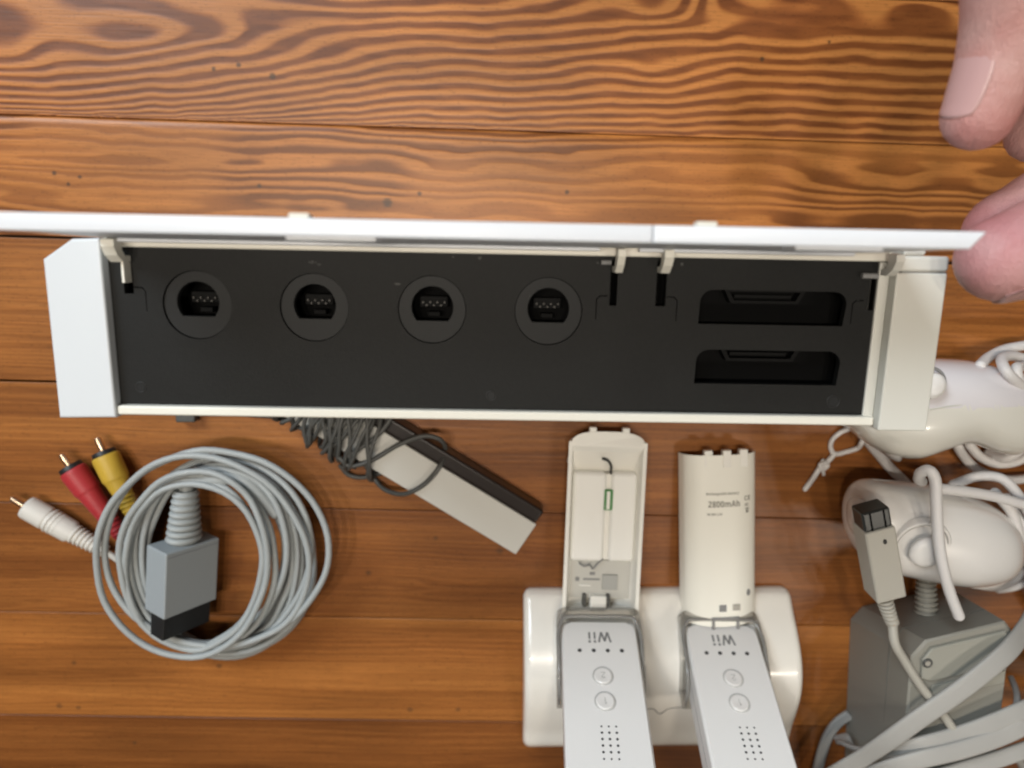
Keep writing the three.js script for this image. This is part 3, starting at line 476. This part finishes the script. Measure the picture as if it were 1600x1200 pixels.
// battery packs lie behind, their lower ends on the dock
function packFrame(topPx, botPx, h0, h1) { const a = at(...topPx, h0), b = at(...botPx, h1), z = b.clone().sub(a), l = z.length(); z.normalize(); const x = V(0, 1, 0).cross(z).normalize(); return { a, l, q: new THREE.Quaternion().setFromRotationMatrix(new THREE.Matrix4().makeBasis(x, z.clone().cross(x), z)) }; }
{ // closed pack, outside up
  const { a, l, q } = packFrame([1117, 703], [1118, 962], 0, 7);
  const o = thing('battery_pack', 'cream battery pack lying closed side up with printed lettering', 'battery pack', a, 'battery packs beside the dock'); o.quaternion.copy(q);
  const W = 36.5, arcPts = [], n = 40; for (let k = 0; k <= n; k++) { const t = k / n * 2 - 1, x = t * W / 2; arcPts.push([x, 2 + 10.5 * (1 - Math.abs(t) ** 2.6) ** (1 / 2.2)]); }
  // print
  const cv = document.createElement('canvas'); cv.width = 512; cv.height = 1024; const cx = cv.getContext('2d'); cx.fillStyle = '#f0eee4'; cx.fillRect(0, 0, 512, 1024); cx.fillStyle = '#6b685f'; cx.textBaseline = 'alphabetic';
  cx.font = 'bold 21px sans-serif'; cx.fillText('Rechargeable Battery', 146, 232, 300); cx.font = 'bold 50px sans-serif'; cx.fillText('2800mAh', 158, 304, 216); cx.font = 'bold 19px sans-serif'; cx.fillText('Ni-MH 2.4V', 152, 352, 118);
  cx.save(); cx.translate(424, 256); cx.font = 'bold 40px sans-serif'; cx.fillText('CE', -22, 18, 50); cx.font = 'bold 26px sans-serif'; cx.fillText('4X', -18, 52, 40); cx.fillRect(-14, 62, 30, 8); cx.fillRect(-8, 74, 18, 16); cx.restore();
  const print = new THREE.CanvasTexture(cv); print.colorSpace = THREE.SRGBColorSpace; print.flipY = false;
  const N = 30, pos = [], uv = [], idx = [];
  for (let s = 0; s <= N; s++) arcPts.forEach(([x, y], k) => { const t = x / (W / 2), zz = s / N * l, taper = zz > l - 12 ? 1 - 0.02 * (zz - l + 12) / 12 : 1, dip = s === 0 ? 0 * (1 - t * t) : s === N ? -1.5 * t * t : 0; pos.push(x * taper, y, zz + (s === 0 ? dip : dip)); uv.push(k / n, s / N); });
  for (let s = 0; s < N; s++) for (let k = 0; k < n; k++) { const i = s * (n + 1) + k, j = i + n + 1; idx.push(i, j, i + 1, i + 1, j, j + 1); }
  const g = new THREE.BufferGeometry(); g.setAttribute('position', new THREE.Float32BufferAttribute(pos, 3)); g.setAttribute('uv', new THREE.Float32BufferAttribute(uv, 2)); g.setIndex(idx); g.computeVertexNormals();
  part('cover', g, new THREE.MeshPhysicalMaterial({ map: print, roughness: 0.42 }), o);
  const inner = []; inner.push(rbox(-16, 16, 0.2, 9, 5, l - 3, 2)); part('cell_block', mergeGeometries(inner), M.inside, o);
  for (const [x, y] of [[-6.4, 11.6], [2.0, 12.4], [10.2, 11.4]]) part('tooth', rbox(x - 2, x + 2, y - 3, y + 0.4, -0.6 + (1 - (x / 18) ** 2) * 0 - 1.7, 6, 0.5), M.cover, o);
  part('contact', rbox(-1.9, 1.6, 12.2, 12.75, l - 11, l - 7.6, 0.15), M.mark, o); part('contact', rbox(4.6, 8.2, 12.1, 12.7, l - 11, l - 8, 0.15), M.metal, o);
  const hk = [rbox(-5.4, -4, 11, 12.9, l - 4.6, l + 1.6, 0.2), rbox(6.4, 7.8, 11, 12.9, l - 4.6, l + 1.6, 0.2), rbox(-5.4, 7.8, 11, 12.9, l - 4.9, l - 3.7, 0.2)]; part('catch', mergeGeometries(hk), M.mark, o);
  part('hole', new THREE.CylinderGeometry(1.3, 1.3, 0.5, 20).scale(0.8, 1, 1.3).rotateZ(-0.35).translate(12.7, 10.3, l - 16), M.mark, o);
}
{ // open pack, inside up
  const { a, l, q } = packFrame([944, 682], [931, 952], 0, 6.5);
  const o = thing('battery_pack', 'open battery pack lying inside up, showing wires and a green fuse', 'battery pack', a, 'battery packs beside the dock'); o.quaternion.copy(q);
  const W = 36.5, n = 36, outer = [], inner = [];
  for (let k = 0; k <= n; k++) { const t = k / n * 2 - 1, e = (1 - Math.abs(t) ** 2.8) ** (1 / 2.2); outer.push([t * W / 2, 13.5 - 12.8 * e]); inner.push([t * (W / 2 - 1.7), 13.5 - 10.6 * e]); }
  const g = new THREE.ExtrudeGeometry(shapeOf([...outer, ...inner.reverse()]), { depth: l - 1, bevelEnabled: true, bevelSize: 0.3, bevelThickness: 0.5, bevelOffset: -0.3, bevelSegments: 2 }); g.translate(0, 0, 0.5);
  part('tray', toCreasedNormals(g, 0.6), M.cover, o);
  const es = shapeOf(Array.from({ length: 33 }, (_, k) => { const t = k / 32 * 2 - 1; return [t * (W / 2 - 0.5), -7.5 * (1 - Math.abs(t) ** 3.2) ** (1 / 2.4)]; })); // rounded head wall, leaning back
  const hw = prism(es, 4, 13.2, 0.5, 2); hw.translate(0, 0, 2.4); { const p = hw.attributes.position; for (let i = 0; i < p.count; i++) { const y = p.getY(i), z = p.getZ(i); p.setZ(i, z + (13.2 - y) * 1.1 - (z < 0 ? 0 : 0)); } hw.computeVertexNormals(); } part('head_wall', toCreasedNormals(hw, 0.6), M.cover, o);
  for (const x of [-7.2, 8.2]) part('tooth', rbox(x - 1.7, x + 1.7, 9.5, 13.0, -6.6, -3.2, 0.6), M.cover, o);
  const ramp = new THREE.BoxGeometry(31, 1.2, 14).rotateX(0.42).translate(0, 8.2, 9); part('ramp', ramp, M.inside, o);
  part('cell', rbox(-15.2, 0.7, 2, 11.4, 15, 58.5, 2.2, 3), M.white2b ??= plastic(0.86, 0.85, 0.81, 0.5), o);
  part('cell', rbox(2.6, 15.2, 2, 11.2, 15, 58.5, 2.2, 3), M.white2b, o);
  part('divider', rbox(0.3, 3.2, 3, 9.6, 16, 58, 0.4), M.inside, o);
  part('fuse', rbox(-0.4, 3.8, 9.2, 11.4, 23.2, 33.2, 0.5), M.green, o); part('fuse_label', rbox(0.8, 2.4, 11.2, 11.6, 24, 32.6, 0.15), M.cover, o);
  const lo2 = (x, y, h) => V(x, h, y);
  part('wire', cord([lo2(-1.8, 8.6, 11), lo2(0.4, 9.2, 11.6), lo2(2, 11.5, 11.6), lo2(2.4, 15.5, 10.4)], 0.6, 30), M.black, o);
  part('wire', cord([lo2(-10.5, 60, 9.6), lo2(-8.2, 61.2, 10), lo2(-5.4, 60.6, 10.2), lo2(-4.2, 62.4, 10.2), lo2(-2, 60, 10.4), lo2(0.4, 57.4, 10.4)], 0.4, 40), M.mark, o);
  const cb = part('circuit_board', rbox(-15, 15, 5.2, 7.4, 59, 78, 0.3), plastic(0.5, 0.49, 0.45, 0.5), o);
  part('chip', rbox(1.2, 8.6, 7.4, 8.4, 66, 73.5, 0.2), plastic(0.36, 0.36, 0.34, 0.5), cb); part('pad', rbox(-11.8, -9.9, 7.3, 7.9, 67.6, 69.6, 0.3), M.mark, cb); part('pad', rbox(-8, 0, 7.3, 7.8, 68.2, 69.0, 0.2), M.mark, cb); part('pad', rbox(-5, -2.4, 7.3, 7.9, 65, 66.4, 0.2), M.mark, cb); part('pad', rbox(-10, -4, 7.3, 7.8, 71.4, 72, 0.2), plastic(0.8, 0.79, 0.75, 0.4), cb);
  const br = part('bracket', rbox(-4.6, 3.4, 4, 10.4, 76, 84, 0.8, 3), M.cover, o);
  for (const x of [-7.3, 4.2]) part('slot', rbox(x - 0.9, x + 0.9, 6, 10.2, 75.5, 81.5, 0.6, 3), M.thin, o);
  part('foot_wall', rbox(-15.5, 15.5, 2.5, 9.6, 82.4, l - 0.4, 1.2, 3), M.cover, o);
}

// ---------------------------------------------------------------- nunchuk controllers, cords, power adapter
function bodyFrom(list, h, ry, per = 6) { // list of [x, top y, bottom y] outline pixels at height h
  return loft(list.map(([x, t, b, hh = h, r = ry]) => { const p0 = at(x, t, hh), p1 = at(x, b, hh), c = p0.clone().add(p1).multiplyScalar(0.5), a = p1.clone().sub(p0).multiplyScalar(0.5); return [c, a, V(0, r, 0)]; }), per, 48, 2.35);
}
{
  const o = thing('grip_controller', 'white grip controller lying against the rear end of the console', 'game controller', at(1500, 640, 0), 'grip controllers with white cords'), p0 = o.position.clone().multiplyScalar(1000), L = (g) => g.translate(-p0.x, -p0.y, -p0.z);
  const whole = L(bodyFrom([[1318, 640, 642, 24, 0.5], [1326, 604, 664, 24, 11], [1350, 580, 690, 24, 16.5], [1385, 566, 708, 24, 18], [1420, 561, 713, 24, 18.5], [1455, 561, 702, 24, 18.5], [1490, 562, 690, 24, 18], [1517, 564, 692, 24, 17.5], [1546, 570, 703, 24, 16.5], [1574, 580, 708, 24, 15], [1596, 598, 694, 24, 12], [1612, 622, 668, 24, 7], [1617, 643, 647, 24, 0.4]], 24, 18));
  const zs = at(1520, 634, 38).z - p0.z; { const q = whole.attributes.position; for (let i = 0; i < q.count; i++) if (Math.abs(q.getZ(i) - zs) < 1.3) q.setZ(i, zs); }
  const half = (lower) => { const g = whole.clone(); g.userData = {}; const ix = [...whole.index.array], q = whole.attributes.position, out = []; for (let i = 0; i < ix.length; i += 3) { const zc = (q.getZ(ix[i]) + q.getZ(ix[i + 1]) + q.getZ(ix[i + 2])) / 3; if ((zc > zs) === lower) out.push(ix[i], ix[i + 1], ix[i + 2]); } g.setIndex(out); return g; };
  part('upper_shell', half(false), plastic(0.76, 0.735, 0.76, 0.25, { clearcoat: 1, clearcoatRoughness: 0.05 }), o); part('lower_shell', half(true), plastic(0.75, 0.735, 0.67, 0.28, { clearcoat: 1, clearcoatRoughness: 0.07 }), o);
  part('seam', L(tube(path([[1452, 640, 42.3], [1490, 634, 42.2], [1540, 630, 40.2], [1575, 630, 37.2], [1600, 634, 32]]), 0.35, 50)), M.ivory, o);
  part('trigger', L(bodyFrom([[1358, 676, 684, 24, 1], [1368, 672, 697, 24, 7], [1384, 680, 712, 24, 8], [1396, 694, 719, 24, 7], [1402, 704, 717, 24, 2]], 24, 8)), M.gloss, o);
  part('stick_dish', L(new THREE.TorusGeometry(6.2, 0.7, 10, 40).rotateX(Math.PI / 2 - 0.12).translate(...at(1453, 598, 41.0).toArray())), M.mark, o);
  part('stick', L(new THREE.LatheGeometry([[0, 6], [3, 5.8], [5, 5], [5.6, 3.6], [5, 2.2], [3, 1.2], [2.6, -3]].map(([a, b]) => new THREE.Vector2(a, b)), 36).translate(...at(1449, 600, 41).toArray())), M.remote, o);
  const loops = [[[1600, 540, 18], [1570, 546, 20], [1545, 558, 24], [1532, 570, 30]], [[1600, 560, 22], [1580, 556, 26], [1565, 562, 32], [1572, 580, 38], [1592, 600, 36], [1606, 620, 30]], [[1600, 572, 28], [1588, 576, 34], [1594, 600, 34], [1606, 640, 26]],
    [[1493, 688, 8], [1500, 704, 8], [1520, 728, 7], [1550, 744, 7], [1580, 750, 7], [1606, 748, 7]], [[1515, 695, 10], [1530, 712, 10], [1555, 724, 10], [1585, 722, 11], [1606, 712, 12]], [[1545, 708, 6], [1570, 716, 14], [1590, 706, 16], [1606, 690, 18]]];
  for (const l of loops) part('cord', L(cord(path(rest(l)), 2.2, 90)), M.whitecord, o);
  part('cord', L(cord(path([[1316, 655, 3], [1340, 672, 3], [1368, 704, 3], [1392, 732, 3.5], [1412, 752, 4], [1430, 775, 4]]), 2.4, 60)), M.whitecord, o);
}
{
  const s = thing('tie_string', 'thin white knotted string looped below the rear corner of the console', 'string', at(1300, 710, 0)), p0 = s.position.clone().multiplyScalar(1000), L = (g) => g.translate(-p0.x, -p0.y, -p0.z);
  part('loop', L(cord(path([[1352, 672, 4.5], [1335, 669, 3], [1316, 674, 1.8], [1300, 688, 1.4], [1298, 700, 1.4], [1304, 709, 1.4], [1322, 706, 1.4], [1340, 700, 2.4], [1346, 692, 5.8], [1350, 680, 7]]), 1.2, 90)), M.whitecord, s);
  part('tail', L(cord(path([[1304, 709, 1.6], [1292, 722, 1.8], [1282, 730, 2.2], [1270, 748, 1.6], [1258, 764, 1.6]]), 1.3, 50)), M.whitecord, s);
  part('knot', L(mergeGeometries([tube(path([[1288, 722, 2], [1281, 727, 3.5], [1286, 733, 2.8], [1293, 727, 2], [1286, 720, 3.4]]), 1.1, 40), tube(path([[1284, 730, 2.5], [1286, 737, 2], [1287, 742, 1.4]]), 0.8, 20)])), M.whitecord, s);
}
{
  const o = thing('grip_controller', 'white grip controller with its grey plug and cord across it, above the power adapter', 'game controller', at(1460, 840, 0), 'grip controllers with white cords'), p0 = o.position.clone().multiplyScalar(1000), L = (g) => g.translate(-p0.x, -p0.y, -p0.z);
  part('shell', L(bodyFrom([[1330, 808, 814, 30, 0.5], [1334, 782, 846, 30, 11], [1346, 760, 868, 30, 16], [1366, 752, 884, 30, 18.5], [1400, 755, 892, 30, 20], [1455, 760, 903, 30, 20.5], [1500, 770, 908, 30, 20], [1540, 784, 903, 29, 18], [1566, 803, 890, 28, 14], [1580, 826, 872, 27, 8], [1584, 847, 851, 27, 0.5]], 30, 19)), M.gloss, o);
  part('trigger', L(bodyFrom([[1331, 800, 806, 38, 0.5], [1333, 788, 830, 36, 6], [1340, 780, 840, 36, 9], [1350, 780, 838, 36, 5]], 36, 8)), M.gloss, o);
  // thumb stick: round dish and domed cap
  const st = at(1440, 852, 49), q = new THREE.Quaternion().setFromEuler(new THREE.Euler(0.22, 0, 0.06)), pl = (g) => L(g.applyMatrix4(new THREE.Matrix4().compose(st, q, V(1, 1, 1))));
  part('stick_dish', pl(new THREE.LatheGeometry([[12.2, -3], [12.0, 0.2], [11.2, 0.9], [10.2, 0.2], [8.4, -2.0], [0, -2.4]].map(([a, b]) => new THREE.Vector2(a, b)), 48)), M.gloss, o);
  part('stick_gap', pl(new THREE.TorusGeometry(10.6, 0.4, 8, 48).rotateX(Math.PI / 2).translate(0, 0.1, 0)), plastic(0.2, 0.19, 0.18, 0.8), o);
  part('stick', pl(new THREE.LatheGeometry([[0, 7.6], [3, 7.5], [5.6, 6.9], [7.2, 5.6], [7.4, 4.2], [6.2, 2.6], [4, 1.6], [3.6, -3]].map(([a, b]) => new THREE.Vector2(a, b)), 40).translate(0, 0, 0)), M.remote, o);
  // plug and its cord
  const c0 = [[1352, 835, 60], [1400, 829, 60], [1419, 933, 58], [1370, 946, 58]].map((v) => at(...v)), ax = c0[3].clone().sub(c0[0]).add(c0[2]).sub(c0[1]).normalize(), xx = c0[1].clone().sub(c0[0]).normalize(); xx.addScaledVector(ax, -xx.dot(ax)).normalize();
  const roll = 0.0, yy = ax.clone().cross(xx), m4 = new THREE.Matrix4().makeBasis(xx, yy, ax).setPosition(c0[0]), pw = c0[0].distanceTo(c0[1]), pL = c0[0].distanceTo(c0[3]), pp = (g) => L(g.applyMatrix4(m4));
  part('plug_housing', pp(rbox(0, pw, -12, 0, 0, pL, 1.0, 3)), M.npl, o);
  part('plug_tip', pp(rbox(0.4, pw - 0.6, -10.5, -1, -8.6, 0.2, 1.0, 3)), plastic(0.02, 0.022, 0.021, 0.3), o);
  part('plug_slit', pp(mergeGeometries([rbox(3.2, 4.0, -1.2, -0.85, -8, 0, 0.1), rbox(8.8, 9.6, -1.2, -0.85, -8, 0, 0.1)])), M.dark, o);
  part('button_hole', pp(new THREE.CylinderGeometry(1.0, 1.0, 0.3, 16).scale(0.8, 1, 1.2).translate(pw * 0.58, 0.05, 5.6)), M.black, o);
  const rl = []; const e0 = V(pw * 0.42, -6, pL + 0.2); for (let k = 0; k < 7; k++) rl.push(new THREE.TorusGeometry(2.9 - k * 0.12, 0.75, 8, 20).translate(e0.x + k * 0.28, e0.y, e0.z + 1 + k * 2.1)); rl.push(new THREE.CylinderGeometry(2.2, 2.8, 15, 16).rotateX(-Math.PI / 2).rotateY(0.13).translate(e0.x + 1, e0.y, e0.z + 7.5));
  part('strain_relief', pp(mergeGeometries(rl)), M.npl, o);
  const ce = V(e0.x + 2, e0.y, e0.z + 14).applyMatrix4(m4);
  part('cord', L(cord([ce, at(1398, 1004, 54), at(1412, 1030, 54), at(1432, 1062, 54), at(1448, 1084, 54), at(1462, 1100, 54), at(1490, 1140, 54)], 2.0, 60)), M.npl, o);
  // white cords across and round the grip
  const cords = [[[1440, 752, 44], [1436, 748, 50], [1440, 738, 54], [1452, 735, 57], [1460, 746, 58], [1463, 790, 60], [1466, 840, 62], [1472, 880, 62], [1484, 925, 60], [1498, 962, 58]],
    [[1462, 763, 48], [1500, 767, 47], [1550, 775, 45], [1606, 790, 42]], [[1490, 757, 20], [1530, 744, 22], [1565, 748, 26], [1592, 775, 30], [1606, 800, 32]], [[1555, 770, 30], [1580, 800, 34], [1592, 840, 32], [1590, 875, 26], [1570, 902, 20], [1540, 914, 14], [1505, 908, 10]], [[1575, 778, 24], [1598, 820, 26], [1606, 860, 24]], [[1520, 912, 8], [1560, 916, 8], [1588, 902, 10], [1606, 880, 12]], [[1560, 920, 5], [1585, 916, 5], [1606, 905, 5]]];
  for (const l of cords) part('cord', L(cord(path(rest(l)), 2.25, 120)), M.whitecord, o);
}
{
  const o = thing('power_adapter', 'grey power adapter brick wrapped in flat grey cord', 'power adapter', V(205, 0, 225)), L = (g) => g.translate(-205, 0, -225);
  const bot = [[178, 187], [183.5, 180], [226, 170], [232, 178], [234, 300], [184, 300]], top = [[180, 177], [185.5, 169.5], [219.5, 160.8], [223, 165], [226, 300], [183.5, 300]];
  const hull = []; for (const [[x, z], [u, v]] of bot.map((b, i) => [b, top[i]])) { hull.push(V(x, 0.5, z), V(u, 49.2, v), V(u + (u < 200 ? 0.8 : -0.8), 50, v + (v > 200 ? -0.8 : 0.8))); }
  part('brick', L(toCreasedNormals(new ConvexGeometry(hull), 0.5)), M.adapter, o);
  part('label_plate', L(prism(shapeOf([[184, 178], [187.5, 172.5], [219, 164.5], [221, 167], [222, 181], [206, 184.5], [189, 188.4], [184.6, 187]]), 49.8, 51.6, 0.7, 3)), M.adapter2 ??= plastic(0.3, 0.295, 0.255, 0.45), o);
  { const y = 34, f = y / 50, pl = bot.map((b, i) => V(mix(b[0], top[i][0], f), y, mix(b[1], top[i][1], f))); const out = pl.map((p) => p.clone().add(V(p.x < 205 ? -0.08 : 0.08, 0, p.z < 225 ? -0.08 : 0.08))); part('seam', L(mergeGeometries([tube([out[5], out[0]], 0.22, 20), tube([out[0], out[1]], 0.22, 8), tube([out[1], out[2]], 0.22, 20)])), M.thin3 ??= plastic(0.12, 0.118, 0.105, 0.6), o); }
  part('rib', L(prism(shapeOf([[190, 191], [222, 184], [222.4, 190], [190.4, 197]]), 49.8, 50.8, 0.4, 2)), M.adapter2, o);
  const sc = at(1449, 1036, 51.6); part('screw_well', L(new THREE.TorusGeometry(1.7, 0.55, 10, 28).rotateX(Math.PI / 2).translate(sc.x, 51.7, sc.z)), M.thin, o); part('screw', L(new THREE.CylinderGeometry(1.2, 1.3, 0.5, 18).translate(sc.x, 51.8, sc.z)), M.metal, o);
  // strain relief on the back wall
  const a = at(1447, 965, 24), b = at(1447, 900, 20), ax = a.clone().sub(b), Ls = ax.length(), q = new THREE.Quaternion().setFromUnitVectors(V(0, 1, 0), ax.normalize()), rel = [new THREE.CylinderGeometry(4.4, 3.2, Ls + 6, 18).translate(0, Ls / 2, 0)];
  for (let k = 0; k < 9; k++) rel.push(new THREE.TorusGeometry(3.6 + k * 0.13, 0.8, 8, 24).rotateX(Math.PI / 2).translate(0, 1 + k * 2.3, 0));
  part('strain_relief', L(mergeGeometries(rel).applyMatrix4(new THREE.Matrix4().compose(b, q, V(1, 1, 1)))), M.adapter, o);
  const straps = [[[[1610, 968, 44], [1598, 988, 50], [1576, 1016, 56], [1540, 1048, 58], [1490, 1086, 58], [1440, 1120, 57], [1390, 1156, 54], [1345, 1186, 46], [1300, 1212, 38]], 4.1, 1.25], [[[1612, 1104, 56], [1560, 1126, 57], [1500, 1148, 56], [1440, 1164, 55], [1400, 1172, 50], [1350, 1176, 36], [1322, 1162, 22], [1314, 1150, 14]], 3.9, 1.2], [[[1612, 1128, 58], [1560, 1152, 59], [1500, 1172, 59], [1440, 1186, 58], [1390, 1200, 54]], 3.9, 1.2],
    [[[1612, 1168, 54], [1560, 1186, 55], [1500, 1204, 55], [1450, 1220, 54]], 3.6, 1.2], [[[1328, 1116, 4], [1310, 1128, 3], [1296, 1146, 3], [1284, 1176, 3], [1276, 1210, 3]], 2.6, 1.5], [[[1580, 1060, 30], [1588, 1080, 40], [1590, 1100, 48], [1586, 1125, 52]], 1.6, 1.3]];
  for (const [l, rw, rh] of straps) part('cord', L(strap(path(rest(l)), rw, rh, 120, 14, 0.35)), M.strapm, o);
  part('cord_end', L(cord(path([[1568, 1190, 20], [1578, 1182, 22], [1590, 1186, 22], [1600, 1200, 20]]), 2.2, 30)), M.strapm, o);
}
renderer.render(scene, camera);
